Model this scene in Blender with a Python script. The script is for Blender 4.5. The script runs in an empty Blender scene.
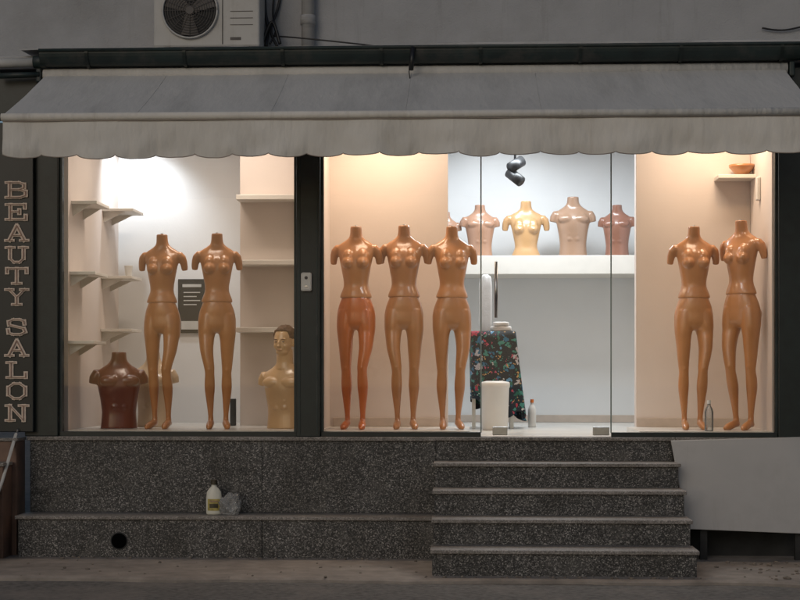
import bpy, bmesh, math, random
from mathutils import Vector, Matrix, noise
random.seed(7)
rad=math.radians
F=1550.0; D=11.5; CH=1.36; YAW=rad(2.6); HZ=370.0
def P(px,py,Y):
    u=(px-400)/F; v=(HZ-py)/F
    dx=-math.sin(YAW)+u*math.cos(YAW); dy=math.cos(YAW)+u*math.sin(YAW)
    t=(Y+D)/dy
    return t*dx, CH+t*v
def PX(px,Y): return P(px,370,Y)[0]
def PZ(px,py,Y): return P(px,py,Y)[1]
col=bpy.context.scene.collection
# ---------------------------------------------------------------- materials
def mat(name,c=(.5,.5,.5),rough=.6,metal=0,noise_amt=0.0,nscale=8,bump=0.0,bscale=60,spec=.5,coat=0,dirt=None,dscale=1.5,stretch=(1,1,1),bd=.01,streak=None):
    m=bpy.data.materials.new(name); m.use_nodes=True
    nt=m.node_tree; N=nt.nodes; L=nt.links
    b=N['Principled BSDF']; b.inputs['Roughness'].default_value=rough; b.inputs['Metallic'].default_value=metal
    b.inputs['Specular IOR Level'].default_value=spec; b.inputs['Coat Weight'].default_value=coat; b.inputs['Coat Roughness'].default_value=.12
    b.inputs['Base Color'].default_value=(*c,1)
    tc=N.new('ShaderNodeTexCoord'); mp=N.new('ShaderNodeMapping'); mp.inputs['Scale'].default_value=stretch
    L.new(tc.outputs['Object'],mp.inputs['Vector'])
    last=None
    if noise_amt>0:
        n=N.new('ShaderNodeTexNoise'); n.inputs['Scale'].default_value=nscale; n.inputs['Detail'].default_value=6
        L.new(mp.outputs[0],n.inputs['Vector'])
        r=N.new('ShaderNodeValToRGB')
        r.color_ramp.elements[0].position=.3; r.color_ramp.elements[1].position=.7
        r.color_ramp.elements[0].color=(*[x*(1-noise_amt) for x in c],1)
        r.color_ramp.elements[1].color=(*[min(1,x*(1+noise_amt)) for x in c],1)
        L.new(n.outputs['Fac'],r.inputs['Fac']); last=r.outputs['Color']
    def over(last,facsock,colr):
        mx=N.new('ShaderNodeMix'); mx.data_type='RGBA'
        L.new(facsock,mx.inputs['Factor'])
        if last: L.new(last,mx.inputs['A'])
        else: mx.inputs['A'].default_value=(*c,1)
        mx.inputs['B'].default_value=(*colr,1); return mx.outputs['Result']
    if dirt:
        n=N.new('ShaderNodeTexNoise'); n.inputs['Scale'].default_value=dscale; n.inputs['Detail'].default_value=8; n.inputs['Roughness'].default_value=.65
        L.new(mp.outputs[0],n.inputs['Vector'])
        r=N.new('ShaderNodeValToRGB'); r.color_ramp.elements[0].position=.5; r.color_ramp.elements[1].position=.72
        L.new(n.outputs['Fac'],r.inputs['Fac']); last=over(last,r.outputs['Color'],dirt)
    if streak:
        mp2=N.new('ShaderNodeMapping'); mp2.inputs['Scale'].default_value=(9,1,.7); L.new(tc.outputs['Object'],mp2.inputs['Vector'])
        n=N.new('ShaderNodeTexNoise'); n.inputs['Scale'].default_value=1.3; n.inputs['Detail'].default_value=7; n.inputs['Roughness'].default_value=.7
        L.new(mp2.outputs[0],n.inputs['Vector'])
        r=N.new('ShaderNodeValToRGB'); r.color_ramp.elements[0].position=.56; r.color_ramp.elements[1].position=.78; r.color_ramp.elements[1].color=(.7,.7,.7,1)
        L.new(n.outputs['Fac'],r.inputs['Fac']); last=over(last,r.outputs['Color'],streak)
    if last: L.new(last,b.inputs['Base Color'])
    if bump>0:
        n=N.new('ShaderNodeTexNoise'); n.inputs['Scale'].default_value=bscale; n.inputs['Detail'].default_value=5
        L.new(mp.outputs[0],n.inputs['Vector'])
        bp=N.new('ShaderNodeBump'); bp.inputs['Strength'].default_value=bump; bp.inputs['Distance'].default_value=bd
        L.new(n.outputs['Fac'],bp.inputs['Height']); L.new(bp.outputs[0],b.inputs['Normal'])
    return m
def granite(name,stops,scale=150,stain=.5):
    m=bpy.data.materials.new(name); m.use_nodes=True
    nt=m.node_tree; N=nt.nodes; L=nt.links; b=N['Principled BSDF']
    b.inputs['Roughness'].default_value=.55
    tc=N.new('ShaderNodeTexCoord')
    v=N.new('ShaderNodeTexVoronoi'); v.inputs['Scale'].default_value=scale
    L.new(tc.outputs['Object'],v.inputs['Vector'])
    sp=N.new('ShaderNodeSeparateColor'); L.new(v.outputs['Color'],sp.inputs[0])
    r=N.new('ShaderNodeValToRGB'); r.color_ramp.interpolation='CONSTANT'
    e=r.color_ramp.elements
    e[0].position=0; e[0].color=(*stops[0][1],1); e[1].position=stops[1][0]; e[1].color=(*stops[1][1],1)
    for p,c in stops[2:]:
        q=e.new(p); q.color=(*c,1)
    L.new(sp.outputs[0],r.inputs['Fac'])
    n=N.new('ShaderNodeTexNoise'); n.inputs['Scale'].default_value=2.2; n.inputs['Detail'].default_value=9; n.inputs['Roughness'].default_value=.7
    mp=N.new('ShaderNodeMapping'); mp.inputs['Scale'].default_value=(1.6,1,.8); L.new(tc.outputs['Object'],mp.inputs['Vector'])
    L.new(mp.outputs[0],n.inputs['Vector'])
    r2=N.new('ShaderNodeValToRGB'); r2.color_ramp.elements[0].position=.35; r2.color_ramp.elements[1].position=.65
    r2.color_ramp.elements[0].color=(stain,stain*.97,stain*.92,1); r2.color_ramp.elements[1].color=(1,1,1,1)
    L.new(n.outputs['Fac'],r2.inputs['Fac'])
    mx=N.new('ShaderNodeMix'); mx.data_type='RGBA'; mx.blend_type='MULTIPLY'; mx.inputs['Factor'].default_value=1
    L.new(r.outputs['Color'],mx.inputs['A']); L.new(r2.outputs['Color'],mx.inputs['B'])
    n3=N.new('ShaderNodeTexNoise'); n3.inputs['Scale'].default_value=5; n3.inputs['Detail'].default_value=10; n3.inputs['Roughness'].default_value=.75
    L.new(tc.outputs['Object'],n3.inputs['Vector'])
    r3=N.new('ShaderNodeValToRGB'); r3.color_ramp.elements[0].position=.52; r3.color_ramp.elements[1].position=.8; r3.color_ramp.elements[1].color=(.55,.55,.55,1)
    L.new(n3.outputs['Fac'],r3.inputs['Fac'])
    m3=N.new('ShaderNodeMix'); m3.data_type='RGBA'; L.new(r3.outputs['Color'],m3.inputs['Factor']); L.new(mx.outputs['Result'],m3.inputs['A']); m3.inputs['B'].default_value=(.19,.178,.162,1)
    L.new(m3.outputs['Result'],b.inputs['Base Color'])
    return m
M={}
M['stucco']=mat('stucco',(.40,.405,.42),.9,noise_amt=.06,nscale=3,bump=.5,bscale=90,dirt=(.31,.31,.31),dscale=.9,streak=(.27,.268,.265))
M['stucco2']=mat('stucco_band',(.45,.45,.455),.9,noise_amt=.08,nscale=4,bump=.3,bscale=60,dirt=(.26,.255,.25),dscale=2,stretch=(1,1,4))
M['dark']=mat('dark_green_paint',(.008,.015,.0145),.42,noise_amt=.3,nscale=12,bump=.05)
M['gutter']=mat('gutter_paint',(.014,.026,.026),.5,noise_amt=.35,nscale=5,dirt=(.05,.05,.047),dscale=6)
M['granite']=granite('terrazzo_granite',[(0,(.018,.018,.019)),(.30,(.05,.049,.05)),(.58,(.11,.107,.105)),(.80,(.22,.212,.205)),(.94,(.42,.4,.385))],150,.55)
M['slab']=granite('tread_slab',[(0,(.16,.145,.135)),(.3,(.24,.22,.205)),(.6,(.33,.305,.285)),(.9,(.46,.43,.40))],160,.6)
M['joint']=mat('joint',(.03,.03,.03),.9,noise_amt=.3)
M['hole']=mat('drain_shade_black',(.003,.003,.003),1,noise_amt=.1,spec=0)  # near-black: shade inside the drain opening is put into the colour
M['concrete']=mat('concrete_pavement',(.29,.252,.218),.92,noise_amt=.20,nscale=7,bump=.6,bscale=40,dirt=(.155,.135,.118),dscale=1.3)
M['asphalt']=mat('asphalt',(.14,.132,.122),.95,noise_amt=.35,nscale=25,bump=.8,bscale=120,dirt=(.23,.205,.18),dscale=1.2)
M['awn']=mat('awning_canvas',(.58,.565,.54),.85,noise_amt=.05,nscale=2.5,bump=.3,bscale=10,dirt=(.45,.44,.42),dscale=1.1,stretch=(2.2,.6,.8),bd=.03)
M['val']=mat('valance_canvas',(.74,.71,.66),.85,noise_amt=.05,nscale=3,bump=.35,bscale=10,dirt=(.58,.55,.50),dscale=1.5,stretch=(2.0,1,.7),bd=.03,streak=(.48,.44,.39))
M['pipe_w']=mat('white_pipe',(.5,.49,.47),.5,noise_amt=.1,nscale=10)
M['ac']=mat('air_conditioner_paint',(.5,.49,.47),.5,noise_amt=.05,nscale=6,dirt=(.38,.36,.33),dscale=3,streak=(.33,.31,.28))
M['black']=mat('black_plastic',(.012,.012,.013),.4,noise_amt=.2)
M['acdark']=mat('fan_shade_disc',(.02,.02,.02),.7,noise_amt=.2)  # dark colour carries the shade inside the fan opening
M['grille']=mat('grille_wire',(.10,.09,.085),.6,noise_amt=.2)
M['metal']=mat('brushed_metal',(.5,.5,.5),.3,1,noise_amt=.1,nscale=20)
M['wallp']=mat('interior_cream_wall',(.65,.575,.53),.8,noise_amt=.03,nscale=2,bump=.05,bscale=50)
M['wallw']=mat('interior_white_wall',(.70,.705,.71),.8,noise_amt=.03,nscale=2,bump=.05,bscale=50)
M['base']=mat('skirting',(.50,.42,.36),.6,noise_amt=.1)
M['ceil']=mat('ceiling',(.7,.7,.68),.9,noise_amt=.02)
M['floor']=mat('interior_floor_tile',(.62,.60,.56),.25,noise_amt=.06,nscale=3)
M['shelf']=mat('white_shelf',(.70,.665,.61),.5,noise_amt=.03)
def skin(name,c,r=.30,coat=.35): return mat(name,c,r,noise_amt=.10,nscale=5,spec=.55,coat=coat,bump=.04,bscale=22)
M['skin']=skin('mannequin_plastic',(.47,.20,.07))
M['skinB']=skin('mannequin_plastic_tan',(.43,.185,.07))
M['orange']=skin('mannequin_plastic_orange',(.52,.13,.025))
M['brown']=skin('bust_brown',(.16,.042,.02),.3)
M['beige']=skin('bust_beige',(.55,.42,.29))
M['pinkb']=skin('bust_rose_tan',(.36,.20,.13))
M['yell']=skin('bust_light_tan',(.48,.28,.13))
M['pale']=skin('male_bust_plastic',(.56,.36,.19))
M['grayb']=skin('bust_tan',(.31,.19,.125))
M['redb']=skin('bust_red_tan',(.24,.105,.07))
M['hem']=mat('hem_tape',(.36,.31,.27),.8,noise_amt=.1)
M['hair']=mat('hair_brown',(.10,.045,.02),.6,noise_amt=.3,nscale=40,bump=.6,bscale=120,stretch=(3,1,1))
M['signb']=mat('sign_board',(.006,.010,.012),.4,noise_amt=.25,nscale=4)
M['letw']=mat('letter_cream',(.74,.61,.51),.6,noise_amt=.12,nscale=30)
M['letb']=mat('letter_brown',(.36,.22,.16),.6,noise_amt=.2,nscale=30)
M['white']=mat('white_plastic',(.68,.67,.64),.4,noise_amt=.03)
M['towel']=mat('towel_cotton',(.60,.59,.58),.95,noise_amt=.06,bump=.2,bscale=60)
M['panel']=mat('metal_panel',(.42,.41,.40),.55,noise_amt=.05,nscale=2,dirt=(.35,.34,.33),dscale=1.4,streak=(.32,.305,.29))
M['tile']=mat('brown_tile',(.15,.085,.06),.5,noise_amt=.3,nscale=6)
M['bottle']=mat('soap_bottle',(.74,.72,.62),.35,noise_amt=.03)
M['label']=mat('soap_label',(.05,.04,.02),.5,noise_amt=.5,nscale=30)
M['labely']=mat('soap_label_yellow',(.42,.34,.10),.5,noise_amt=.4,nscale=30)
M['orangeb']=mat('orange_plastic',(.7,.18,.03),.4,noise_amt=.05)
M['poster']=mat('poster_black',(.02,.02,.022),.5,noise_amt=.3,nscale=10)
M['postw']=mat('poster_white',(.5,.5,.48),.6,noise_amt=.1)
M['eye']=mat('eye_paint',(.05,.03,.02),.3,noise_amt=.1)
M['lips']=mat('lip_paint',(.44,.22,.12),.4,noise_amt=.1)
M['rubble']=mat('rubble',(.2,.17,.14),.95,noise_amt=.4,nscale=20,bump=.5)
def glassmat(name,tint=(.97,.98,.97),ior=1.45,diff=0):
    m=bpy.data.materials.new(name); m.use_nodes=True; nt=m.node_tree; N=nt.nodes; L=nt.links
    N.remove(N['Principled BSDF'])
    t=N.new('ShaderNodeBsdfTransparent'); t.inputs[0].default_value=(*tint,1)
    g=N.new('ShaderNodeBsdfGlossy'); g.inputs['Roughness'].default_value=.02
    f=N.new('ShaderNodeFresnel'); f.inputs['IOR'].default_value=ior
    n=N.new('ShaderNodeTexNoise'); n.inputs['Scale'].default_value=.8
    bp=N.new('ShaderNodeBump'); bp.inputs['Strength'].default_value=.05; L.new(n.outputs[0],bp.inputs['Height']); L.new(bp.outputs[0],g.inputs['Normal'])
    mx=N.new('ShaderNodeMixShader'); L.new(f.outputs[0],mx.inputs[0]); L.new(t.outputs[0],mx.inputs[1]); L.new(g.outputs[0],mx.inputs[2])
    out=mx.outputs[0]
    if diff:
        d=N.new('ShaderNodeBsdfDiffuse'); d.inputs[0].default_value=(.7,.7,.7,1)
        m2=N.new('ShaderNodeMixShader'); m2.inputs[0].default_value=diff; L.new(out,m2.inputs[1]); L.new(d.outputs[0],m2.inputs[2]); out=m2.outputs[0]
    L.new(out,N['Material Output'].inputs[0]); return m
M['glass']=glassmat('window_glass')
M['glassedge']=mat('glass_edge',(.28,.33,.31),.2,noise_amt=.05)
M['clear']=glassmat('clear_plastic',(.86,.88,.88),1.6,.12)
M['bag']=glassmat('plastic_film',(.86,.86,.85),1.5,.25)
def floral():
    m=bpy.data.materials.new('floral_fabric'); m.use_nodes=True; nt=m.node_tree; N=nt.nodes; L=nt.links; b=N['Principled BSDF']
    b.inputs['Roughness'].default_value=.8
    tc=N.new('ShaderNodeTexCoord')
    def layer(prev,scale,thr,cols,off):
        mp=N.new('ShaderNodeMapping'); mp.inputs['Location'].default_value=(off,off*.7,off*1.3); L.new(tc.outputs['Object'],mp.inputs['Vector'])
        n=N.new('ShaderNodeTexNoise'); n.inputs['Scale'].default_value=22; L.new(mp.outputs[0],n.inputs['Vector'])
        ad=N.new('ShaderNodeMix'); ad.data_type='RGBA'; ad.blend_type='ADD'; ad.inputs['Factor'].default_value=.12
        L.new(mp.outputs[0],ad.inputs['A']); L.new(n.outputs['Color'],ad.inputs['B'])
        v=N.new('ShaderNodeTexVoronoi'); v.inputs['Scale'].default_value=scale; L.new(ad.outputs['Result'],v.inputs['Vector'])
        lt=N.new('ShaderNodeMath'); lt.operation='LESS_THAN'; lt.inputs[1].default_value=thr; L.new(v.outputs['Distance'],lt.inputs[0])
        s=N.new('ShaderNodeSeparateColor'); L.new(v.outputs['Color'],s.inputs[0])
        r=N.new('ShaderNodeValToRGB'); r.color_ramp.interpolation='CONSTANT'; e=r.color_ramp.elements
        e[0].color=(*cols[0],1); e[1].position=1/len(cols); e[1].color=(*cols[1],1)
        for i,c in enumerate(cols[2:]):
            q=e.new((i+2)/len(cols)); q.color=(*c,1)
        L.new(s.outputs[0],r.inputs['Fac'])
        mx=N.new('ShaderNodeMix'); mx.data_type='RGBA'; L.new(lt.outputs[0],mx.inputs['Factor'])
        if prev is None: mx.inputs['A'].default_value=(.012,.02,.03,1)
        else: L.new(prev,mx.inputs['A'])
        L.new(r.outputs['Color'],mx.inputs['B']); return mx.outputs['Result']
    o=layer(None,18,.45,[(.02,.12,.09),(.03,.14,.24),(.05,.22,.19),(.012,.02,.03)],3)
    o=layer(o,12,.34,[(.40,.05,.08),(.012,.02,.03),(.42,.40,.42),(.10,.26,.42),(.012,.02,.03)],0)
    o=layer(o,24,.24,[(.5,.3,.12),(.012,.02,.03),(.45,.08,.14),(.5,.5,.5)],7)
    L.new(o,b.inputs['Base Color']); return m
M['floral']=floral()
# ---------------------------------------------------------------- geometry helpers
def empty(name,loc=(0,0,0),rz=0,scale=1):
    e=bpy.data.objects.new(name,None); e.empty_display_size=.2; e.location=loc; e.rotation_euler=(0,0,rz); e.scale=(scale,)*3 if not isinstance(scale,tuple) else scale
    col.objects.link(e); return e
def obj(name,me,m=None,parent=None,smooth=False):
    o=bpy.data.objects.new(name,me); col.objects.link(o)
    if m is not None:
        if not me.materials: me.materials.append(m)
        elif me.materials[0] is not m:
            o.material_slots[0].link='OBJECT'; o.material_slots[0].material=m
    if parent: o.parent=parent
    if smooth:
        for p in me.polygons: p.use_smooth=True
    return o
def mk(name,vs,fs,m,parent=None,smooth=False):
    me=bpy.data.meshes.new(name); me.from_pydata([tuple(v) for v in vs],[],fs); me.update()
    return obj(name,me,m,parent,smooth)
def bev(o,w=.006,s=2):
    b=o.modifiers.new('bevel','BEVEL'); b.width=w; b.segments=s; b.limit_method='ANGLE'; return o
def box(name,x0,x1,y0,y1,z0,z1,m,parent=None,b=0):
    if x0>x1:x0,x1=x1,x0
    vs=[(x,y,z) for z in (z0,z1) for y in (y0,y1) for x in (x0,x1)]
    fs=[(0,2,3,1),(4,5,7,6),(0,1,5,4),(2,6,7,3),(0,4,6,2),(1,3,7,5)]
    o=mk(name,vs,fs,m,parent)
    if b: bev(o,b)
    return o
def loft_data(secs,n=28):
    vs=[];fs=[]
    for (cx,cy,z,rx,rf,rb) in secs:
        for i in range(n):
            a=2*math.pi*i/n; c,s=math.cos(a),math.sin(a)
            vs.append((cx+rx*c, cy+(rb if s>0 else rf)*s, z))
    k=len(secs)
    for j in range(k-1):
        for i in range(n):
            a=j*n+i;b=j*n+(i+1)%n
            fs.append((a,b,b+n,a+n))
    fs.append(tuple(range(n-1,-1,-1))); fs.append(tuple(range((k-1)*n,k*n)))
    if secs[0][2]>secs[-1][2]: fs=[tuple(reversed(f)) for f in fs]
    return vs,fs
def tube_data(path,radii,n=14):
    vs=[];fs=[]; P_=[Vector(p) for p in path]
    for i,p in enumerate(P_):
        t=(P_[min(i+1,len(P_)-1)]-P_[max(i-1,0)]).normalized()
        up=Vector((0,1,0)) if abs(t.y)<.9 else Vector((0,0,1))
        a=t.cross(up).normalized(); b=t.cross(a).normalized()
        r=radii[i] if isinstance(radii,(list,tuple)) else radii
        for j in range(n):
            an=2*math.pi*j/n; vs.append(p+a*math.cos(an)*r+b*math.sin(an)*r)
    k=len(P_)
    for j in range(k-1):
        for i in range(n):
            q=j*n+i;w=j*n+(i+1)%n; fs.append((q,w,w+n,q+n))
    fs.append(tuple(range(n-1,-1,-1))); fs.append(tuple(range((k-1)*n,k*n)))
    return vs,fs
def ell_data(c,r,rot=None,n=20,k=12):
    bm=bmesh.new(); bmesh.ops.create_uvsphere(bm,u_segments=n,v_segments=k,radius=1)
    mtx=Matrix.Translation(c)@(rot.to_4x4() if rot else Matrix.Identity(4))@Matrix.Diagonal((*r,1))
    bm.transform(mtx); vs=[v.co.copy() for v in bm.verts]; fs=[tuple(v.index for v in f.verts) for f in bm.faces]; bm.free(); return vs,fs
def merge(parts):
    vs=[];fs=[]
    for v,f in parts:
        o=len(vs); vs+=list(v); fs+=[tuple(i+o for i in q) for q in f]
    return vs,fs
def organic(name,parts,voxel=.007,smooth=6,fac=.5):
    vs,fs=merge(parts); me=bpy.data.meshes.new(name+'_src'); me.from_pydata([tuple(v) for v in vs],[],fs)
    bm=bmesh.new(); bm.from_mesh(me); bmesh.ops.recalc_face_normals(bm,faces=bm.faces); bm.to_mesh(me); bm.free()
    o=bpy.data.objects.new('tmp',me); col.objects.link(o)
    r=o.modifiers.new('r','REMESH'); r.mode='VOXEL'; r.voxel_size=voxel; r.use_smooth_shade=True
    s=o.modifiers.new('s','SMOOTH'); s.factor=fac; s.iterations=smooth
    dg=bpy.context.evaluated_depsgraph_get(); dg.update()
    out=bpy.data.meshes.new_from_object(o.evaluated_get(dg)); out.name=name
    bpy.data.objects.remove(o)
    for p in out.polygons: p.use_smooth=True
    return out
def tube(name,path,r,m,parent=None,n=12):
    v,f=tube_data(path,r,n); o=mk(name,v,f,m,parent,True); return o
def interp(S,step=.012):
    """Catmull-Rom refine of loft sections so the body has no facets"""
    out=[]; n=len(S)
    for i in range(n-1):
        p0,p1,p2,p3=S[max(i-1,0)],S[i],S[i+1],S[min(i+2,n-1)]
        k=max(1,int(abs(p2[2]-p1[2])/step))
        for j in range(k):
            t=j/k
            out.append(tuple(.5*(2*b+(-a+c)*t+(2*a-5*b+4*c-d)*t*t+(-a+3*b-3*c+d)*t**3) for a,b,c,d in zip(p0,p1,p2,p3)))
    out.append(S[-1]); return out
# ---------------------------------------------------------------- mannequin meshes
def female_torso():
    S=[(0,0,1.012,.126,.086,.092),(0,0,1.035,.122,.084,.088),(0,0,1.07,.108,.078,.078),(0,.002,1.105,.097,.072,.070),(0,.002,1.15,.098,.074,.070),
       (0,0,1.20,.107,.080,.078),(0,0,1.26,.118,.084,.088),(0,.004,1.32,.130,.084,.092),(0,.008,1.365,.141,.075,.086),(0,.01,1.395,.148,.063,.074),(0,.012,1.418,.142,.054,.064),
       (0,.013,1.438,.118,.048,.057),(0,.013,1.455,.088,.045,.053),(0,.012,1.475,.062,.043,.05),(0,.008,1.50,.049,.043,.048),(0,0,1.565,.045,.044,.046)]
    parts=[loft_data(interp(S))]
    for s in (-1,1):
        parts.append(ell_data((s*.058,-.064,1.283),(.048,.048,.047)))
        parts.append(ell_data((s*.058,-.048,1.320),(.044,.044,.065)))
        parts.append(ell_data((s*.060,-.111,1.279),(.008,.008,.008)))
        parts.append(tube_data([(s*.115,.012,1.405),(s*.140,.012,1.398),(s*.160,.018,1.375),(s*.172,.026,1.340),(s*.177,.034,1.305),(s*.178,.040,1.275)],[.022,.034,.036,.032,.028,.025],16))
    return parts
def legs(pose=0):
    parts=[loft_data(interp([(0,0,1.035,.104,.074,.075),(0,0,1.0,.117,.082,.085),(0,.004,.95,.136,.088,.10),(0,.008,.90,.148,.090,.108),(0,.008,.86,.152,.090,.108),(0,.006,.82,.149,.086,.10),(0,.004,.795,.128,.074,.085),(0,.002,.775,.085,.055,.06),(0,0,.765,.03,.03,.03)]))]
    for s in (-1,1):
        f=(-.05 if s==pose else 0.01); inn=(.014 if s==pose else -.006)
        L=[(s*.068,.006,.92,.072,.078,.09),(s*.074,.006,.86,.076,.083,.095),(s*.079,.004,.80,.073,.082,.088),(s*.082,.002,.75,.067,.078,.078),(s*.083,f*.3,.70,.060,.071,.069),(s*.081,f*.6-.002,.62,.053,.063,.058),(s*(.077-inn*.6),f*.9-.004,.54,.046,.052,.048),
           (s*(.073-inn),f-.006,.48,.041,.045,.041),(s*(.071-inn),f-.003,.44,.038,.041,.039),(s*(.071-inn),f*.9+.006,.38,.041,.039,.051),(s*(.071-inn),f*.7+.012,.32,.041,.037,.053),(s*(.070-inn),f*.5+.015,.25,.034,.032,.042),
           (s*(.067-inn),f*.3+.018,.17,.026,.026,.029),(s*(.065-inn),f*.2+.02,.11,.021,.023,.025),(s*(.064-inn),f*.1+.02,.075,.022,.025,.028),(s*(.064-inn),.012,.045,.024,.038,.03)]
        parts.append(loft_data(interp(L),20))
        x=s*(.064-inn)
        parts.append(tube_data([(x,.045,.04),(x,.0,.045),(x*1.1,-.05,.032),(x*1.2,-.10,.018),(x*1.25,-.135,.012)],[.021,.029,.030,.027,.012],14))
        parts.append(ell_data((s*.066,.056,.865),(.072,.058,.075)))
        parts.append(ell_data((s*(.072-inn),f-.035,.475),(.022,.018,.03)))
    return parts
TORSO=organic('female_torso_mesh',female_torso(),.006,12)
LEGS=[organic('legs_mesh',legs(1),.006,9),organic('legs_mesh_b',legs(-1),.006,9)]
def male_torso():
    S=[(0,0,0,.138,.085,.09),(0,0,.05,.132,.083,.085),(0,0,.12,.128,.08,.08),(0,0,.2,.137,.086,.09),(0,0,.28,.152,.093,.1),(0,.003,.345,.164,.093,.105),
       (0,.008,.39,.168,.082,.09),(0,.01,.42,.158,.068,.075),(0,.012,.445,.125,.057,.065),(0,.012,.465,.093,.052,.06),(0,.011,.49,.068,.052,.055),(0,.008,.515,.058,.052,.054),(0,.005,.56,.055,.052,.054)]
    parts=[loft_data(interp(S))]
    for s in (-1,1):
        parts.append(ell_data((s*.072,-.058,.348),(.078,.042,.044)))
        parts.append(tube_data([(s*.13,.01,.41),(s*.158,.010,.398),(s*.178,.014,.365),(s*.186,.016,.325)],[.026,.044,.043,.037],16))
        for z in (.26,.21,.16): parts.append(ell_data((s*.030,-.076,z),(.028,.010,.02)))
    return parts
MALE=organic('male_torso_mesh',male_torso(),.0065,8)
def seam_cap(parent,z,m,r=.045):
    v,f=loft_data([(0,.0,z,r,r*.95,r*.98),(0,0,z+.006,r*.9,r*.86,r*.9)]); mk('neck_cap',v,f,m,parent)
    v,f=loft_data([(0,.0,z+.006,.012,.012,.012),(0,0,z+.016,.010,.010,.010)],12); mk('neck_peg',v,f,M['metal'],parent)
FZ=.905
def mannequin(px,top,Y,rz,mt,ml,pose=0,floor=FZ,tw=0):
    X=PX(px,Y); h=PZ(px,top,Y)-floor
    e=empty('mannequin',(X,Y,floor),rz,h/1.57)
    t=obj('torso',TORSO,mt,e); t.rotation_euler=(0,0,tw); obj('legs',LEGS[pose],ml,e); seam_cap(e,1.558,M['skinB'])
    return e
mannequin(162,234,.45,rad(-10),M['skin'],M['skin'],0,tw=.08)
mannequin(217,233,.45,rad(8),M['skin'],M['skin'],1)
mannequin(356,226,.42,rad(-5),M['skin'],M['orange'],0,tw=.06)
mannequin(404,225,.45,rad(3),M['skinB'],M['skinB'],1,tw=-.05)
mannequin(452,226,.48,rad(9),M['skin'],M['skinB'],0)
mannequin(694,226,.45,rad(4),M['skin'],M['skin'],0)
mannequin(741,220,.40,rad(-40),M['skin'],M['skin'],1,tw=-.06)
def bust(name,px,ybot,ytop,Y,me,z0,hh,mt,rz=0,floor=None,wide=1):
    zb=PZ(px,ybot,Y) if floor is None else floor
    s=(PZ(px,ytop,Y)-zb)/hh
    e=empty(name,(PX(px,Y),Y,zb),rz,(s*wide,s,s))
    o=obj('torso',me,mt,e); o.location=(0,0,-z0)
    return e
SHY=2.75
shz=PZ(540,256,SHY-.12)
for px,top,me,z0,hh,mt,rz,w in ((480,205,MALE,0,.56,'pinkb',.15,1.0),(526,201,TORSO,1.015,.55,'yell',0,1.15),(573,197,MALE,0,.56,'grayb',0,.98),(617,205,MALE,0,.56,'redb',-.2,.96),(446,212,MALE,0,.56,'pinkb',.1,.9)):
    bust('bust_mannequin',px,256,top,SHY,me,z0,hh,M[mt],rz,shz+.001,w)
bust('bust_mannequin',119,428,352,.50,MALE,0,.56,M['brown'],rad(18),FZ,.98)
bust('bust_mannequin',153,428,352,.85,MALE,0,.56,M['beige'],rad(-10),FZ,.9)
# male bust with head
def head_parts(z):
    p=[]
    p.append(ell_data((0,.012,z+.155),(.076,.094,.090)))
    p.append(ell_data((0,-.012,z+.105),(.066,.070,.080)))
    p.append(ell_data((0,-.030,z+.050),(.050,.044,.030)))
    p.append(loft_data([(0,.01,z-.08,.078,.06,.065),(0,.012,z-.03,.066,.055,.060),(0,.012,z+.07,.062,.05,.06)],20))
    p.append(ell_data((0,-.082,z+.112),(.011,.016,.028)))
    p.append(ell_data((0,-.092,z+.094),(.014,.014,.009)))
    p.append(ell_data((0,-.070,z+.146),(.050,.014,.009)))
    p.append(ell_data((0,-.074,z+.064),(.022,.011,.007)))
    for s in (-1,1):
        p.append(ell_data((s*.077,.01,z+.115),(.010,.018,.03)))
        p.append(ell_data((s*.03,-.063,z+.125),(.014,.014,.009)))
        p.append(ell_data((s*.038,-.052,z+.095),(.022,.02,.022)))
    return p
HM=organic('male_head_mesh',head_parts(.53)+male_torso(),.005,4)
Y=.52; xb=PX(284,Y)
zt=PZ(281,325,Y)
s=(zt-FZ)/.785
hb=empty('male_bust_mannequin',(xb,Y,FZ),rad(-20),(s*1.02,s*.98,s)); obj('figure',HM,M['pale'],hb)
v,f=ell_data((0,.020,.702),(.082,.098,.086),None,32,20); hv=[Vector(q) for q in v]
for q in hv:
    if q.z<.665: q.z=.665+(q.z-.665)*.2
    if q.y<-.035 and q.z<.735: q.y=-.035+(q.y+.035)*.3
    q+= (q-Vector((0,.02,.705))).normalized()*.010*noise.noise(q*45)
mk('hair',hv,f,M['hair'],hb,True)
for s_ in (-1,1):
    v,f=ell_data((s_*.028,-.073,.655),(.011,.004,.0045)); mk('eye',v,f,M['eye'],hb,True)
    v,f=ell_data((s_*.030,-.079,.675),(.017,.004,.003)); mk('eyebrow',v,f,M['hair'],hb,True)
v,f=ell_data((0,-.082,.595),(.019,.004,.0045)); mk('lips',v,f,M['lips'],hb,True)
# ---------------------------------------------------------------- ground
gnd=mk('ground',[(-120,-120,-.03),(120,-120,-.03),(120,120,-.03),(-120,120,-.03)],[(0,1,2,3)],M['asphalt'])
vs=[];fs=[];nx=160
x0,x1=-9,9
for i in range(nx+1):
    x=x0+(x1-x0)*i/nx
    e=-1.42+.06*noise.noise(Vector((x*1.3,0,0)))+.04*noise.noise(Vector((x*6,3,0)))
    if x>1.9: e-= .25*min(1,(x-1.9)*2)
    vs+=[(x,.02,0),(x,e+.03,0),(x,e,-.012),(x,e-.01,-.06)]
for i in range(nx):
    a=i*4
    for k in range(3): fs.append((a+k,a+k+1,a+k+5,a+k+4))
mk('pavement',vs,fs,M['concrete'],None)
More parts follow.
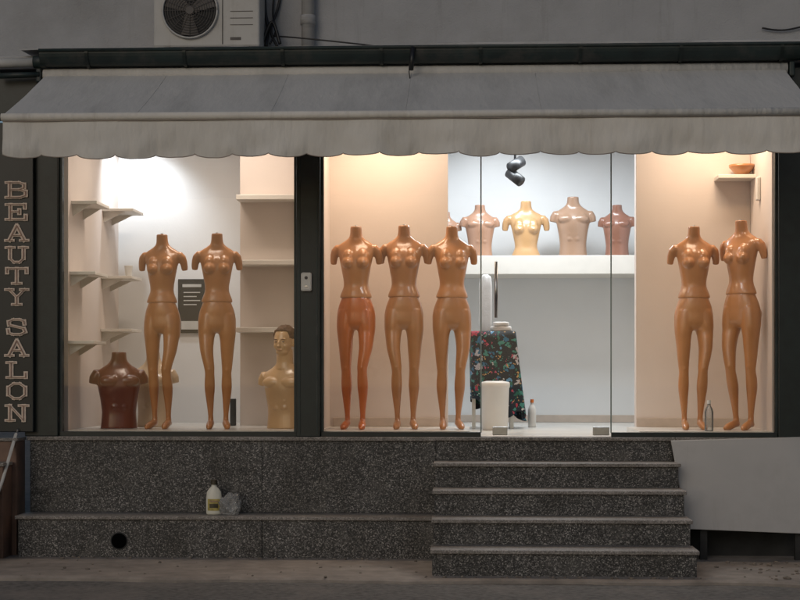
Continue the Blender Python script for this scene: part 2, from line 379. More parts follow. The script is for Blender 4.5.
# ---------------------------------------------------------------- shop building
B=empty('shop_building')
def wx(px,Y=0): return PX(px,Y)
XL,XR=-7.5,6.5
PF=.865
xS0=PX(436,-.05); xS1=PX(673,-.05)
xB0=PX(30,-.05); xB1=xS0
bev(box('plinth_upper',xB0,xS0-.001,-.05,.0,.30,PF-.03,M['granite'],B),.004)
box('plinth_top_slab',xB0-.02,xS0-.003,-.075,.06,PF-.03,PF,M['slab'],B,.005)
xC0=PX(18,-.35)
lowx1=PX(432,-.35)
base=empty('granite_ledge')
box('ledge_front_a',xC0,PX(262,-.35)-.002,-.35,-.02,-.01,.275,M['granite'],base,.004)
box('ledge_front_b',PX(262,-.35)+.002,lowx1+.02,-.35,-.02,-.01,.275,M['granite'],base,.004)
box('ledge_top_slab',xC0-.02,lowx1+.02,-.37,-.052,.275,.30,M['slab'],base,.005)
box('plinth_joint',PX(262,-.05)-.003,PX(262,-.05)+.003,-.052,-.045,.30,PF-.03,M['joint'],B)
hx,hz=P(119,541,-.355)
v,f=tube_data([(hx,-.3535,hz),(hx,-.345,hz)],.056,28); mk('drain_shade_disc',v,f,M['hole'],base)  # solid disc on the ledge, coloured black for the opening's dark inside
v=[];f=[]
for i in range(32):
    a=2*math.pi*i/32
    for r,y in ((.054,-.3512),(.058,-.358),(.064,-.3505)): v.append((hx+r*math.cos(a),y,hz+r*math.sin(a)))
for i in range(32):
    j=(i+1)%32
    for k in range(2): f.append((i*3+k,i*3+k+1,j*3+k+1,j*3+k))
mk('drain_ring',v,f,M['joint'],base,True)
# stairs
st=empty('front_stairs')
rise=PF/5
for k in range(5):
    yf=-.05-.30*k; ztop=PF-rise*k
    yb=-.05-.30*(k-1) if k else .02
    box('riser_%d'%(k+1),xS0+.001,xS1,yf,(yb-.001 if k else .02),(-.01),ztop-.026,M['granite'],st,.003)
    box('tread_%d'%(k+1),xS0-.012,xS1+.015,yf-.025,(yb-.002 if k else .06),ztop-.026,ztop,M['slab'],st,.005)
box('plinth_right',xS1+.017,XR,-.05,.0,0,PF-.03,M['joint'],B)
box('plinth_right_slab',xS1+.017,XR,-.075,.06,PF-.03,PF,M['slab'],B,.005)
pn=empty('metal_cover_panel')
pa=[P(672,441,-.16),P(812,437,-.16),P(812,535,-.42),P(688,530,-.42)]
ys=[-.10,-.10,-.36,-.36]
vs=[(a[0],y,a[1]) for a,y in zip(pa,ys)]+[(a[0],y+.02,a[1]) for a,y in zip(pa,ys)]
o=mk('sheet',vs,[(0,3,2,1),(4,5,6,7),(0,1,5,4),(1,2,6,5),(2,3,7,6),(3,0,4,7)],M['panel'],pn); bev(o,.006)
for xx in (PX(700,-.3),PX(795,-.3)): box('support_leg',xx,xx+.05,-.31,-.26,-.01,.22,M['joint'],pn)
# facade frames
zt=3.25
def pier(nm,a,b,y0=-.06,y1=.12,z0=PF,z1=zt): return box(nm,wx(a),wx(b),y0,y1,z0,z1,M['dark'],B,.006)
pier('pier_left',27,60); pier('pier_middle',297,321); box('pier_right',wx(777),wx(777)+.6,-.06,.12,PF,zt,M['dark'],B,.006)
for a in (299.5,317.0): box('pier_trim',wx(a),wx(a+1.6),-.066,-.0605,PF+.02,zt,M['gutter'],B)
box('fascia',PX(-40,0),wx(777)+.6,-.10,.12,zt,3.56,M['dark'],B)
for nm,a,b in (('sill_rail_left',60,297),('sill_rail_middle',321,481),('sill_rail_right',611,777)):
    box(nm,wx(a)+.001,wx(b)-.001,-.03,.03,PF,PF+.035,M['dark'],B,.003)
for nm,a in (('frame_left',61.5),('frame_mid_l',296),('frame_mid_r',322.2),('frame_right',776)):
    box(nm,wx(a)-.012,wx(a)+.012,-.025,.025,PF+.036,zt-.001,M['gutter'],B)
def pane(nm,a,b,y=0,z0=PF+.03,par=B):
    return mk(nm,[(wx(a),y,z0),(wx(b),y,z0),(wx(b),y,zt),(wx(a),y,zt)],[(0,1,2,3)],M['glass'],par)
pane('glass_left',62,296); pane('glass_middle',322,480.5); pane('glass_right',611.5,776)
door=empty('glass_door'); pane('door_leaf',482,610.5,.004,PF+.012,door)
for a in (481,611): box('glass_edge',wx(a)-.005,wx(a)+.005,-.006,.006,PF+.03,zt,M['glassedge'],B)
for a,w in ((500,.055),(601,.06)): box('patch_fitting',wx(a)-w,wx(a)+w,-.015,.02,PF+.012,PF+.075,M['metal'],door,.004)
hx=wx(496)
tube('pull_handle',[(hx,-.05,PZ(496,262,0)),(hx,-.05,PZ(496,318,0))],.012,M['metal'],door)
for pz in (272,308): tube('handle_post',[(hx,-.05,PZ(496,pz,0)),(hx,.0,PZ(496,pz,0))],.008,M['metal'],door)
al=empty('door_intercom'); ax,az=P(306.5,282,-.07)
box('case',ax-.04,ax+.04,-.095,-.061,az-.07,az+.07,M['white'],al,.014)
box('button',ax-.012,ax+.012,-.099,-.0955,az-.04,az-.025,M['metal'],al,.003)
v,f=tube_data([(ax,-.0985,az+.03),(ax,-.0955,az+.03)],.012,16); mk('lens',v,f,M['grille'],al)
# upper storey wall + roof
box('upper_wall',XL,XR,.35,.6,3.60,7.5,M['stucco'],B)
box('roof_slab',XL,XR,-.10,.349,3.60,3.70,M['stucco2'],B,.01)
box('wall_band',PX(430,.33),XR,.325,.349,3.701,3.86,M['stucco2'],B,.008)
box('left_wall',XL,PX(-42,0),-.05,.3,0,3.599,M['stucco'],B)
box('right_wall',wx(777)+.601,XR,-.04,.3,PF,3.599,M['stucco'],B)
vs=[];fs=[]
for i in range(200):
    x=PX(20,-.2)+(XR-PX(20,-.2))*i/199
    w=.006*noise.noise(Vector((x*5,0,0)))
    vs+=[(x,-.23,3.725+w),(x,.34,3.752+w),(x,-.23,3.716+w)]
for i in range(199):
    a=i*3; fs+= [(a,a+3,a+4,a+1),(a,a+2,a+5,a+3)]
mk('roof_flashing',vs,fs,M['stucco2'],B)
# gutter
gu=empty('roof_gutter')
gx0=PX(42,-.2); vs=[];fs=[]; K=14
for i,x in enumerate((gx0,XR)):
    for k in range(K+1):
        a=math.pi*k/K
        vs.append((x,-.20-.085*math.cos(a),3.70-.105*math.sin(a)))
for k in range(K): fs.append((k,k+1,K+1+k+1,K+1+k))
fs.append(tuple(range(K,-1,-1)))
o=mk('trough',vs,fs,M['gutter'],gu,False); so=o.modifiers.new('s','SOLIDIFY'); so.thickness=.006
tube('rim',[(gx0,-.288,3.70),(XR,-.288,3.70)],.012,M['gutter'],gu)
for i in range(10):
    x=gx0+.35+i*.72
    if x>XR: break
    v,f=[],[]
    for xx in (x-.012,x+.012):
        for k in range(K+1):
            a=math.pi*k/K; v.append((xx,-.20-.0945*math.cos(a),3.70-.1145*math.sin(a)))
    for k in range(K): f.append((k,k+1,K+1+k+1,K+1+k))
    mk('bracket',v,f,M['dark'],gu)
lp=empty('drain_pipe')
lx,lz=P(42,62,-.2)
tube('pipe',[(PX(-60,-.2),-.2,lz-.02),(lx,-.2,lz)],.035,M['pipe_w'],lp,18)
tube('collar',[(lx-.06,-.2,lz-.001),(lx+.03,-.2,lz+.001)],.045,M['gutter'],lp,18)
tube('elbow',[(PX(-3,-.2),-.2,lz-.10),(lx-.02,-.19,lz-.09)],.022,M['gutter'],lp,14)
# ---------------------------------------------------------------- interior
I=empty('shop_interior')
zc=3.48; BY=1.8
xl=wx(64); xm0=wx(297,0)
box('floor_slab',xl-.1,wx(777),.0605,4.2,PF-.2,PF+.002,M['floor'],I)
for a,b,nm in ((64,322,'display_floor_left'),(322.2,470,'display_floor_middle'),(640,777,'display_floor_right')):
    box(nm,wx(a)+.003,wx(b)-.003,.0605,1.0 if a>300 else 1.8,PF+.003,FZ,M['floor'],I)
box('ceiling',xl-.1,wx(777),.121,4.2,zc,zc+.1,M['ceil'],I)
box('left_side_wall',xl-.1,xl,.121,BY,PF,zc,M['wallp'],I)
box('left_back_wall',xl-.1,PX(322,1.8),BY,BY+.1,PF,zc,M['wallw'],I)
box('pink_partition',PX(240,1.15),PX(300,1.15),1.15,BY-.001,PF,zc,M['wallp'],I,.004)
box('bay_divider',wx(303),wx(318),.125,1.149,PF,zc,M['wallp'],I)
box('middle_partition',PX(300,1.15)+.002,PX(448,1.0),1.0,1.12,PF,zc,M['wallp'],I,.004)
box('middle_skirting',wx(321),PX(448,1.0)-.002,.985,.999,FZ+.001,FZ+.07,M['base'],I,.003)
xr=wx(775)
box('right_side_wall',xr,xr+.1,.121,4.2,PF,zc,M['wallp'],I)
box('right_partition',PX(636,1.0),xr-.001,1.0,1.12,PF,zc,M['wallp'],I,.004)
box('right_skirting',PX(636,1.0)+.002,xr-.002,.985,.999,FZ+.001,FZ+.07,M['base'],I,.003)
box('back_wall',PX(300,3.2),xr-.001,3.2,3.3,PF,zc,M['wallw'],I)
box('back_room_left_wall',PX(405,3.0),PX(405,3.0)+.08,1.121,3.199,PF,zc,M['wallw'],I)
box('back_room_right_wall',PX(660,3.0),PX(660,3.0)+.08,1.121,3.199,PF,zc,M['wallw'],I)
box('back_skirting',PX(405,3.0)+.082,PX(660,3.0)-.002,3.185,3.199,PF+.003,PF+.07,M['base'],I,.003)
ds=empty('display_shelf')
x0,x1=PX(405,3.0)+.082,PX(660,3.0)-.002
box('board',x0,x1,SHY-.2,3.198,shz-.17,shz,M['shelf'],ds,.005)
for y in (198,263,330):
    z=PZ(268,y,1.0); sh=empty('wall_shelf')
    box('board',PX(240,1.15)+.0,PX(300,1.0),.93,1.149,z-.02,z+.02,M['shelf'],sh,.004)
def lshelf(py,pxr,dyr,yr,w,bw):
    z=PZ(pxr,py,dyr); sh=empty('wall_shelf'); a,b=yr
    box('board',xl,xl+w,a,b,z-.012,z+.012,M['shelf'],sh,.003)
    for yy in (a+.05,b-.05):
        mk('bracket',[(xl+.001,yy,z-.013),(xl+bw,yy,z-.013),(xl+.001,yy,z-.10),(xl+.001,yy+.01,z-.013),(xl+bw,yy+.01,z-.013),(xl+.001,yy+.01,z-.10)],[(0,2,1),(3,4,5),(0,1,4,3),(1,2,5,4),(0,3,5,2)],M['shelf'],sh)
for y,r in ((205,(.2,.62)),(275,(.15,.55)),(343,(.1,.5))): lshelf(y,85,.4,r,.20,.14)
for y,r in ((212,(1.2,1.6)),(279,(1.15,1.55)),(331,(1.15,1.55))): lshelf(y,120,1.4,r,.26,.18)
cz=PZ(118,279,1.4)+.013
v,f=loft_data([(xl+.2,1.3,cz,.025,.025,.025),(xl+.2,1.3,cz+.09,.036,.036,.036),(xl+.2,1.3,cz+.091,.032,.032,.032),(xl+.2,1.3,cz+.03,.025,.025,.025)],20); mk('paper_cup',v,f,M['white'],None,False)
z=PZ(738,178,.9); sh=empty('wall_shelf'); box('board',PX(716,.9),PX(760,.9),.78,.999,z-.015,z+.015,M['shelf'],sh,.004)
bx=PX(742,.88)
v,f=loft_data([(bx,.88,z+.016,.035,.035,.035),(bx,.88,z+.035,.06,.06,.06),(bx,.88,z+.08,.10,.10,.10),(bx,.88,z+.10,.105,.105,.105),(bx,.88,z+.098,.098,.098,.098),(bx,.88,z+.04,.055,.055,.055)],28); mk('wooden_bowl',v,f,M['skinB'],None,True)
z=PZ(757,192,.8); ph=empty('wall_phone'); box('case',xr-.03,xr-.001,.55,.62,z-.09,z+.09,M['white'],ph,.008)
po=empty('framed_poster'); px0,pz0=P(178,333,1.78); px1,pz1=P(206,279,1.78)
box('frame',px0,px1,1.775,1.799,pz0,pz1,M['poster'],po,.004)
w=px1-px0;h=pz1-pz0
box('sheet',px0+.03,px1-.03,1.771,1.7745,pz0+.03,pz0+h*.22,M['postw'],po)
box('title',px0+.04,px1-.04,1.771,1.7745,pz1-.07,pz1-.045,M['postw'],po)
for i in range(4): box('text_line',px0+.05,px1-.05-.03*(i%2),1.771,1.7745,pz1-.12-.035*i,pz1-.112-.035*i,M['postw'],po)
box('paper_notice',PX(209,1.79),PX(214,1.79),1.794,1.799,PZ(210,300,1.79),PZ(210,276,1.79),M['postw'])
sp=empty('track_spotlight'); sx,sz=P(515,172,2.0)
tube('stem',[(sx,2.0,zc),(sx,2.0,sz+.08)],.01,M['black'],sp)
tube('can_upper',[(sx+.06,2.03,sz+.10),(sx-.04,1.95,sz+.03)],.048,M['black'],sp,20)
tube('can_lower',[(sx-.05,2.03,sz-.0),(sx+.05,1.95,sz-.09)],.048,M['black'],sp,20)
tube('joint',[(sx,2.0,sz+.1),(sx+.01,2.0,sz-.04)],.014,M['metal'],sp)
# cloth covered table
tb=empty('cloth_covered_table'); Y0=1.45
cx=(PX(469,Y0)+PX(517,Y0))/2; hw=(PX(517,Y0)-PX(469,Y0))/2
zt_=PZ(495,332,Y0); vs=[];fs=[];R=96;rows=14
for j in range(rows+1):
    t=j/rows
    for i in range(R):
        a=2*math.pi*i/R; c,s=math.cos(a),math.sin(a)
        m_=max(abs(c),abs(s))**.8
        fl=1+.12*t+ .06*t*math.sin(9*a+.6)+.04*t*math.sin(17*a+1)
        x=cx+hw*c/m_*fl+.05*t; y=Y0+.25+.22*s/m_*fl
        z=zt_-t*(.66+.10*c+.05*math.sin(3*a+.5)+.02*math.sin(9*a))+.01*math.sin(5*a)*(1-t)
        vs.append((x,y,max(z,PF+.06)))
for j in range(rows):
    for i in range(R):
        a=j*R+i;b=j*R+(i+1)%R; fs.append((a,a+R,b+R,b))
fs.append(tuple(range(R)))
mk('floral_cloth',vs,fs,M['floral'],tb,True)
for sx_ in (-1,1):
    for sy in (-1,1): box('leg',cx+sx_*hw*.8-.015,cx+sx_*hw*.8+.015,Y0+.25+sy*.15-.015,Y0+.25+sy*.15+.015,PF+.003,zt_-.02,M['metal'],tb)
def soft(name,x0,x1,y0,y1,z0,z1,par=None,seed=0):
    bm=bmesh.new(); bmesh.ops.create_cube(bm,size=1); bmesh.ops.subdivide_edges(bm,edges=bm.edges[:],cuts=9,use_grid_fill=True)
    for q in bm.verts:
        p=q.co*2
        n_=max(abs(p.x),abs(p.y),abs(p.z))
        d=(abs(p.x)**5+abs(p.y)**5+abs(p.z)**5)**.2
        p=p/d*n_; p+=Vector((.05,.05,.16))*noise.noise(Vector((p.x*1.7+seed,p.y*1.5,p.z+seed*3)))
        q.co=Vector(((x0+x1)/2+p.x*(x1-x0)/2,(y0+y1)/2+p.y*(y1-y0)/2,(z0+z1)/2+p.z*(z1-z0)/2))
    me=bpy.data.meshes.new(name); bm.to_mesh(me); bm.free(); return obj(name,me,M['towel'],par,True)
tw=empty('folded_towels')
soft('towel',cx-.02,cx+.16,Y0+.08,Y0+.3,zt_+.004,zt_+.055,tw,1)
soft('towel',cx+.0,cx+.14,Y0+.08,Y0+.3,zt_+.048,zt_+.09,tw,2)
soft('hanging_towel',PX(479,Y0+.5),PX(492,Y0+.5),Y0+.5,Y0+.55,zt_+.0,PZ(485,276,Y0+.5),None,5)
wb=empty('white_bin'); Y1=1.27; bx=PX(495,Y1)
v,f=loft_data([(bx,Y1,PF+.003,.100,.100,.100),(bx,Y1,PF+.02,.106,.106,.106),(bx,Y1,PF+.35,.116,.116,.116),(bx,Y1,PF+.36,.122,.122,.122),(bx,Y1,PF+.385,.122,.122,.122),(bx,Y1,PF+.395,.118,.118,.118),(bx,Y1,PF+.405,.07,.07,.07)],36); mk('bin_body',v,f,M['white'],wb,True)
def small_bottle(name,x,y,z,h,r,m,cap):
    e=empty(name,(x,y,z))
    v,f=loft_data([(0,0,0,r*.9,r*.9,r*.9),(0,0,h*.03,r,r,r),(0,0,h*.62,r,r,r),(0,0,h*.74,r*.75,r*.75,r*.75),(0,0,h*.82,r*.38,r*.38,r*.38),(0,0,h*.88,r*.36,r*.36,r*.36)],20); mk('body',v,f,m,e,True)
    v,f=loft_data([(0,0,h*.88,r*.45,r*.45,r*.45),(0,0,h,r*.43,r*.43,r*.43)],16); mk('cap',v,f,cap,e)
    return e
small_bottle('spray_bottle',PX(532,1.9),1.9,PF+.003,.24,.035,M['white'],M['orangeb'])
small_bottle('water_bottle',PX(709,.15),.15,FZ,.23,.033,M['clear'],M['white'])
sk_=empty('socket_box'); box('case',PX(234,1.1)-.03,PX(236,1.1),1.08,1.12,FZ,FZ+.22,M['black'],sk_,.005)
# ---------------------------------------------------------------- awning
A=empty('awning')
ax0=PX(48,-.12); ax1=PX(783,-.12); zt1=PZ(400,73,-.12)
YF=-1.22; zf=PZ(470,111,YF)
def awz(x,t):
    sag=-.014*math.sin(math.pi*t)*(1+.5*math.sin(x*2.6))
    w=.009*noise.noise(Vector((x*1.1,t*1.2,0)))+.006*noise.noise(Vector((x*5,t*1.5,5)))+.003*noise.noise(Vector((x*14+t*4,t*2,9)))
    return zt1+.02*(1-t)+(zf-zt1)*t+sag+w*math.sin(math.pi*min(1,t+.02))
nx,ny=260,28; vs=[];fs=[]
for j in range(ny+1):
    t=j/ny
    for i in range(nx+1):
        x=ax0+(ax1-ax0)*i/nx
        vs.append((x,-.12+(YF+.12)*t,awz(x,t)))
for j in range(ny):
    for i in range(nx):
        a=j*(nx+1)+i; fs.append((a,a+nx+1,a+nx+2,a+1))
mk('canvas',vs,fs,M['awn'],A,True)
for k in range(1,6):
    x=ax0+(ax1-ax0)*k/6
    pts=[(x,-.12+(YF+.12)*j/28,awz(x,j/28)+.0005) for j in range(29)]
    tube('seam',pts,.0022,M['awn'],A,6)
tube('roller',[(ax0-.02,-.155,zt1+.0),(ax1+.02,-.155,zt1+.0)],.045,M['awn'],A,20)
tube('front_bar',[(ax0-.01,YF-.01,zf-.02),(ax1+.01,YF-.01,zf-.02)],.026,M['val'],A,20)
zv=zf-.045; vs=[];fs=[];nx=640;ny=12;per=.255
for i in range(nx+1):
    x=ax0+(ax1-ax0)*i/nx
    ph_=(x-ax0)/per+.22*noise.noise(Vector((x*.9,4,1))); fr=ph_-math.floor(ph_); idx=math.floor(ph_)
    drop=.243+.034*math.sqrt(max(0,1-(2*fr-1)**2))*(.8+.6*noise.noise(Vector((idx*1.7,0,0))))+.014*noise.noise(Vector((x*1.5,9,0)))
    for j in range(ny+1):
        t=j/ny
        y=YF-.012+ t*(.022*math.sin(x*9+2.2*math.sin(x*1.7))+.022*noise.noise(Vector((x*5,t*2,2)))+.010*noise.noise(Vector((x*16,t*2,7))))+.012*t*t
        vs.append((x,y,zv+.02-drop*t))
for i in range(nx):
    for j in range(ny):
        a=i*(ny+1)+j; fs.append((a,a+1,a+ny+2,a+ny+1))
mk('valance',vs,fs,M['val'],A,True)
pts=[Vector(vs[i*(ny+1)+ny]) for i in range(0,nx+1)]
v,f=tube_data(pts,.0035,6); mk('hem_piping',v,f,M['hem'],A,True)
tube('top_stitch',[(ax0,YF-.017,zv-.004),(ax1,YF-.017,zv-.004)],.0035,M['hem'],A,6)
for xx in (ax0+.5,ax1-.5):
    tube('folding_arm',[(xx,-.12,zt1-.25),(xx+.35,-.65,zf-.02),(xx,YF+.02,zf-.03)],.02,M['pipe_w'],A,10)
for xx in (ax0-.05,ax1+.05): box('end_bracket',xx-.02,xx+.02,-.20,-.105,zt1-.06,zt1+.05,M['gutter'],A,.01)
# ---------------------------------------------------------------- sign
S=empty('beauty_salon_sign')
bx0,bx1=PX(-38,-.1),PX(34,-.1)
box('board',bx0,bx1,-.115,-.0605,PZ(0,432,-.1),3.2,M['signb'],S,.006)
LET={'B':[[(.17,0),(.17,1)],[(.0,1),(.62,1),(.84,.88),(.84,.64),(.62,.52),(.17,.52)],[(.62,.52),(.92,.4),(.92,.12),(.66,0),(0,0)]],
'E':[[(.2,0),(.2,1)],[(0,1),(.88,1),(.88,.76)],[(.2,.52),(.62,.52)],[(.62,.64),(.62,.4)],[(0,0),(.92,0),(.92,.26)]],
'A':[[(.14,0),(.5,1),(.86,0)],[(.27,.34),(.73,.34)],[(-.02,0),(.32,0)],[(.68,0),(1.02,0)]],
'U':[[(.18,1),(.18,.26),(.36,.02),(.64,.02),(.82,.26),(.82,1)],[(0,1),(.38,1)],[(.62,1),(1,1)]],
'T':[[(.5,0),(.5,1)],[(.04,.72),(.04,1),(.96,1),(.96,.72)],[(.3,0),(.7,0)]],
'Y':[[(.14,1),(.5,.48),(.86,1)],[(.5,.48),(.5,0)],[(.3,0),(.7,0)],[(-.02,1),(.32,1)],[(.68,1),(1.02,1)]],
'S':[[(.86,.7),(.84,.9),(.64,1),(.32,1),(.12,.86),(.14,.64),(.84,.4),(.9,.16),(.68,0),(.32,0),(.12,.1),(.1,.32)]],
'L':[[(.24,1),(.24,0)],[(.04,1),(.44,1)],[(.04,0),(.92,0),(.92,.3)]],
'O':[[(.35,0),(.1,.25),(.1,.75),(.35,1),(.65,1),(.9,.75),(.9,.25),(.65,0),(.35,0)]],
'N':[[(.18,0),(.18,1),(.82,0),(.82,1)],[(0,1),(.2,1)],[(.62,1),(1.02,1)],[(0,0),(.38,0)]]}
def letter(ch,cx,cz,w,h):
    for th,m,y0,dp,nm in ((.032,'letw',-.117,.010,'outline'),(.006,'letb',-.132,.003,'fill')):
        vs=[];fs=[];k=0
        for pl in LET[ch]:
            for (a,b) in zip(pl[:-1],pl[1:]):
                A_=Vector(((a[0]-.5)*w,(a[1]-.5)*h)); B_=Vector(((b[0]-.5)*w,(b[1]-.5)*h))
                d=(B_-A_).normalized(); nrm=Vector((-d.y,d.x))*th/2*(1 if abs(d.x)<.5 else .62); A2=A_-d*th*.38; B2=B_+d*th*.38
                y=y0-.0005*k-dp*.2; k+=1; o=len(vs)
                for q in (A2+nrm,B2+nrm,B2-nrm,A2-nrm): vs.append((cx+q.x,y-dp*.6,cz+q.y))
                for q in (A2+nrm,B2+nrm,B2-nrm,A2-nrm): vs.append((cx+q.x,y0+dp*.5-.0003*k,cz+q.y))
                fs+=[(o,o+1,o+2,o+3),(o+4,o+7,o+6,o+5),(o,o+4,o+5,o+1),(o+1,o+5,o+6,o+2),(o+2,o+6,o+7,o+3),(o+3,o+7,o+4,o)]
        mk('letter_%s_%s'%(ch.lower(),nm),vs,fs,M[m],S)
for ch,py in zip('BEAUTYSALON',(190,212,233,255,276,297,327,348,370,391,413)):
    x,z=P(17,py,-.12); letter(ch,x,z,.160,.110)
# ---------------------------------------------------------------- AC unit
AC=empty('air_conditioner_unit')
a0,a1=PX(154,-.02),PX(260,-.02); az0=3.765; az1=az0+.60
box('casing',a0,a1,-.04,.26,az0,az1,M['ac'],AC,.015)
fx=PX(190,-.05); fz=az0+.27; FR=.205
v,f=tube_data([(fx,-.043,fz),(fx,-.0405,fz)],FR,48); mk('fan_shade_disc',v,f,M['acdark'],AC)  # flat disc on the casing front; shade of the opening is its colour
for k in range(10):
    r=FR-k*.019
    pts=[(fx+r*math.cos(2*math.pi*i/40),-.058,fz+r*math.sin(2*math.pi*i/40)) for i in range(41)]
    tube('grille_ring',pts,.0022 if k else .008,M['ac'] if k==0 else M['grille'],AC,6)
for k in range(8):
    a=math.pi*k/8; tube('grille_spoke',[(fx-FR*math.cos(a),-.06,fz-FR*math.sin(a)),(fx+FR*math.cos(a),-.06,fz+FR*math.sin(a))],.002,M['grille'],AC,6)
for k in range(3):
    a=2*math.pi*k/3+.4; c,s_=math.cos(a),math.sin(a)
    v=[(fx+.03*c-.03*s_,-.05,fz+.03*s_+.03*c),(fx+.18*c-.09*s_,-.046,fz+.18*s_+.09*c),(fx+.19*c+.05*s_,-.054,fz+.19*s_-.05*c),(fx+.03*c+.03*s_,-.054,fz+.03*s_-.03*c)]
    mk('fan_blade',v,[(0,1,2,3)],M['grille'],AC)
v,f=tube_data([(fx,-.066,fz),(fx,-.05,fz)],.03,24); mk('hub',v,f,M['grille'],AC)
px_=PX(222,-.05)
box('panel_seam',px_,px_+.006,-.0425,-.0405,az0+.02,az1-.02,M['joint'],AC)
for k in range(3): box('vent_slot',px_+.06,a1-.05,-.0425,-.0405,az0+.16+k*.05,az0+.165+k*.05,M['grille'],AC)
box('badge',px_+.06,px_+.14,-.044,-.0405,az0+.05,az0+.07,M['grille'],AC)
for xx in (a0+.08,a1-.12): box('foot',xx,xx+.05,-.06,.28,3.735,az0-.001,M['joint'],AC)
dp=empty('wall_downpipe'); dx=PX(307,.2)
tube('pipe',[(dx,.27,3.745),(dx,.27,7.4)],.05,M['stucco2'],dp,20)
tube('collar',[(dx,.27,3.99),(dx,.27,4.06)],.058,M['stucco2'],dp,20)
cb=empty('electric_cables')
def cable(pts,r=.008):
    out=[]
    n=len(pts)
    for i in range(n-1):
        p0=Vector(pts[max(i-1,0)]);p1=Vector(pts[i]);p2=Vector(pts[i+1]);p3=Vector(pts[min(i+2,n-1)])
        for k in range(8):
            t=k/8; out.append(.5*((2*p1)+(-p0+p2)*t+(2*p0-5*p1+4*p2-p3)*t*t+(-p0+3*p1-3*p2+p3)*t**3))
    out.append(Vector(pts[-1])); tube('cable',out,r,M['black'],cb,8)
def W(px,py,Y): x,z=P(px,py,Y); return (x,Y,z)
cable([W(264,-20,.3),W(265,10,.3),W(268,30,.27),W(266,46,.2)],.014)
cable([W(283,-20,.32),W(278,8,.32),W(271,30,.25),W(277,46,.2)],.011)
cable([W(275,-20,.32),W(273,14,.3),W(276,30,.25),W(270,44,.2)],.008)
cable([W(274,36,.22),W(300,38,.15),W(340,42,.1),W(385,47,.0)],.006)
cable([W(262,44,.2),W(272,22,.22),W(280,44,.2)],.013)
tube('hanging_wire',[W(411,58,-.31),W(409,72,-.31),W(411,86,-.36)],.004,M['black'],cb,6)
tube('lamp_bracket',[W(413,47,-.30),W(411,70,-.32)],.018,M['black'],cb,8)
cable([W(762,28,.32),W(785,30,.32),W(820,22,.32)],.007)
# ---------------------------------------------------------------- left neighbour steps
ns=empty('neighbour_steps')
xe=PX(28,-.05)
for k in range(5):
    y1=-.02-.22*k; zt2=.86-.172*k
    box('step_%d'%(k+1),-6.2,xe-.03-(k*.035),y1-.22,y1-.001,-.01,zt2-.025,M['tile'],ns,.004)
    box('step_nosing_%d'%(k+1),-6.2,xe-.02-(k*.035),y1-.235,y1-.0135,zt2-.024,zt2,M['slab'],ns,.004)
rl=empty('handrail')
tube('rail',[W(-20,540,-.6),W(2,482,-.5),W(16,434,-.2),W(18,430,-.12)],.012,M['pipe_w'],rl,10)
tube('rail_post',[W(-8,500,-.55),W(-8,560,-.55)],.012,M['pipe_w'],rl,10)
# ---------------------------------------------------------------- soap bottle + bag
sb=empty('soap_bottle',(PX(214,-.2),-.2,.301),rad(5))
secs=[(0,0,0,.052,.032,.032),(0,0,.01,.058,.036,.036),(0,0,.11,.058,.037,.037),(0,0,.165,.052,.034,.034),(0,0,.19,.035,.028,.028),(0,0,.205,.02,.02,.02),(0,0,.22,.018,.018,.018)]
v,f=loft_data(secs,28); mk('body',v,f,M['bottle'],sb,True)
v,f=loft_data([(0,0,.219,.024,.024,.024),(0,0,.25,.023,.023,.023),(0,0,.255,.018,.018,.018)],20); mk('cap',v,f,M['label'],sb)
def patch(z0,z1,a0,a1,m,nm,g=1.02):
    vs=[];fs=[];n_=12
    for z in (z0,z1):
        for i in range(n_+1):
            a=a0+(a1-a0)*i/n_; vs.append((.0585*g*math.cos(a),.0375*g*math.sin(a),z))
    for i in range(n_): fs.append((i,i+1,n_+2+i,n_+1+i))
    mk(nm,vs,fs,m,sb,True)
patch(.03,.115,-2.4,-.74,M['labely'],'label')
patch(.05,.08,-2.1,-1.0,M['label'],'label_print',1.035)
patch(.095,.104,-2.1,-1.0,M['letb'],'label_text',1.035)
bm=bmesh.new(); bmesh.ops.create_icosphere(bm,subdivisions=5,radius=1)
for v_ in bm.verts:
    p=v_.co.copy(); r=1+.40*noise.noise(p*1.7)+.30*abs(noise.noise(p*4.1))-.25*abs(noise.noise(p*7))
    v_.co=Vector((p.x*.080*r,p.y*.065*r,p.z*.088*r))
    if v_.co.z<-.06: v_.co.z=-.06
me=bpy.data.meshes.new('bag'); bm.to_mesh(me); bm.free()
bg=obj('plastic_bag',me,M['bag'],None,True); bg.location=(PX(231,-.2),-.2,.362)
# ---------------------------------------------------------------- debris
bm=bmesh.new()
for i in range(260):
    x=random.uniform(-4.3,3.2) if i%3 else random.uniform(1.8,3.3); y=random.uniform(-1.38,-.4) if x>1.75 else random.choice([random.uniform(-.42,-.37),random.uniform(-1.4,-.4)])
    if xS0-.05<x<xS1+.05 : y=random.uniform(-1.36,-1.3)
    s_=random.choice([.004,.006,.008,.012])
    if x>1.8: s_*=1.5
    mt=Matrix.Translation((x,y,s_*.4))@Matrix.Rotation(random.random()*6,4,'Z')@Matrix.Diagonal((s_*random.uniform(1,2),s_,s_*.7,1))
    bmesh.ops.create_icosphere(bm,subdivisions=1,radius=1,matrix=mt)
me=bpy.data.meshes.new('gravel'); bm.to_mesh(me); bm.free(); obj('gravel_debris',me,M['rubble'])
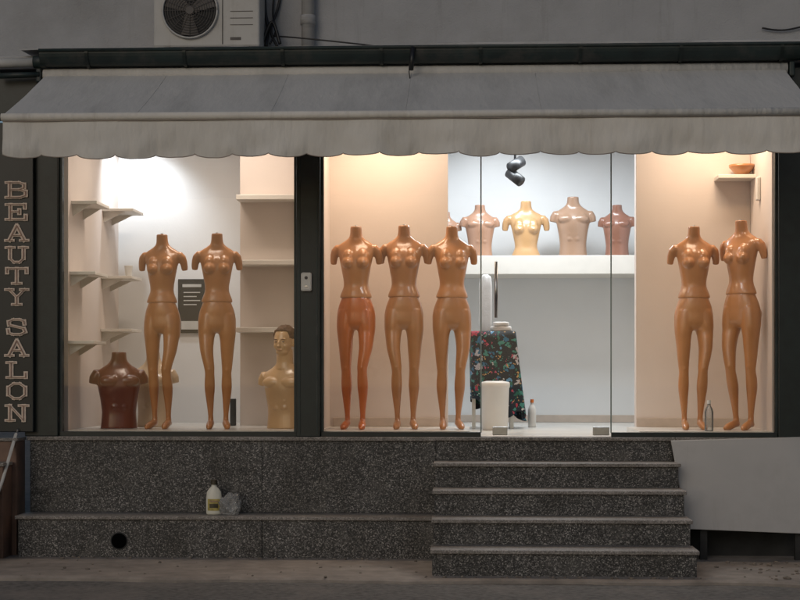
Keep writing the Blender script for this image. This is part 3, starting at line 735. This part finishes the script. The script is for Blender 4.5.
# ---------------------------------------------------------------- lights
def spot(nm,loc,target,e,c,ang=80,blend=.8,size=.06):
    l=bpy.data.lights.new(nm,'SPOT'); l.energy=e; l.color=c; l.spot_size=rad(ang); l.spot_blend=blend; l.shadow_soft_size=size
    o=bpy.data.objects.new(nm,l); o.location=loc; d=Vector(target)-Vector(loc); o.rotation_euler=d.to_track_quat('-Z','Y').to_euler(); col.objects.link(o); return o
def area(nm,loc,sx,sy,e,c,rot=(0,0,0)):
    l=bpy.data.lights.new(nm,'AREA'); l.shape='RECTANGLE'; l.size=sx; l.size_y=sy; l.energy=e; l.color=c
    o=bpy.data.objects.new(nm,l); o.location=loc; o.rotation_euler=rot; col.objects.link(o); return o
warm=(1,.78,.58); warm2=(1,.64,.34); cool=(.86,.93,1.0)
area('ceiling_lamp_left',(PX(215,.6),.6,zc-.03),.9,.2,17,(1,.84,.70))
area('ceiling_lamp_middle',(PX(395,.5),.5,zc-.03),.8,.2,18,warm)
area('ceiling_lamp_right',(PX(705,.5),.5,zc-.03),.6,.2,15,warm)
spot('spot_lamp_middle',(PX(365,.5),.22,3.4),(PX(365,.9),.95,2.3),11,warm2,95)
spot('spot_lamp_right',(PX(720,.5),.22,3.4),(PX(720,.9),.95,2.3),9,warm2,95)
area('ceiling_lamp_back',(PX(545,1.8),1.8,zc-.03),1.2,.4,50,cool)
spot('spot_lamp_left',(PX(135,1.3),1.30,3.4),(PX(130,1.8),1.8,2.2),54,cool,110)
spot('spot_lamp_back',(PX(490,2.4),2.2,3.4),(PX(495,3.2),3.15,2.6),26,cool,110)
# world + sun
w=bpy.data.worlds.new('World'); bpy.context.scene.world=w; w.use_nodes=True
nt=w.node_tree; bgd=nt.nodes['Background']; sk=nt.nodes.new('ShaderNodeTexSky'); sk.sky_type='NISHITA'; sk.sun_disc=False
EL=rad(24); sk.sun_elevation=EL; sk.sun_rotation=rad(200); sk.air_density=1; sk.dust_density=1.5; sk.ozone_density=1
nt.links.new(sk.outputs[0],bgd.inputs[0]); bgd.inputs[1].default_value=.045
sl=bpy.data.lights.new('sun','SUN'); sl.energy=.22; sl.angle=rad(25); sl.color=(1,.94,.88)
so=bpy.data.objects.new('sun',sl); d=Vector((.3,.85,-.42)); so.rotation_euler=d.to_track_quat('-Z','Y').to_euler(); col.objects.link(so)
# camera
c=bpy.data.cameras.new('camera'); c.sensor_width=36; c.lens=F/800*36; c.shift_y=(HZ-300)/800; c.clip_end=500
co=bpy.data.objects.new('camera',c); co.location=(0,-D,CH); co.rotation_euler=(rad(90),0,YAW); col.objects.link(co)
sc=bpy.context.scene; sc.camera=co
sc.view_settings.view_transform='Standard'; sc.view_settings.look='None'; sc.view_settings.exposure=0
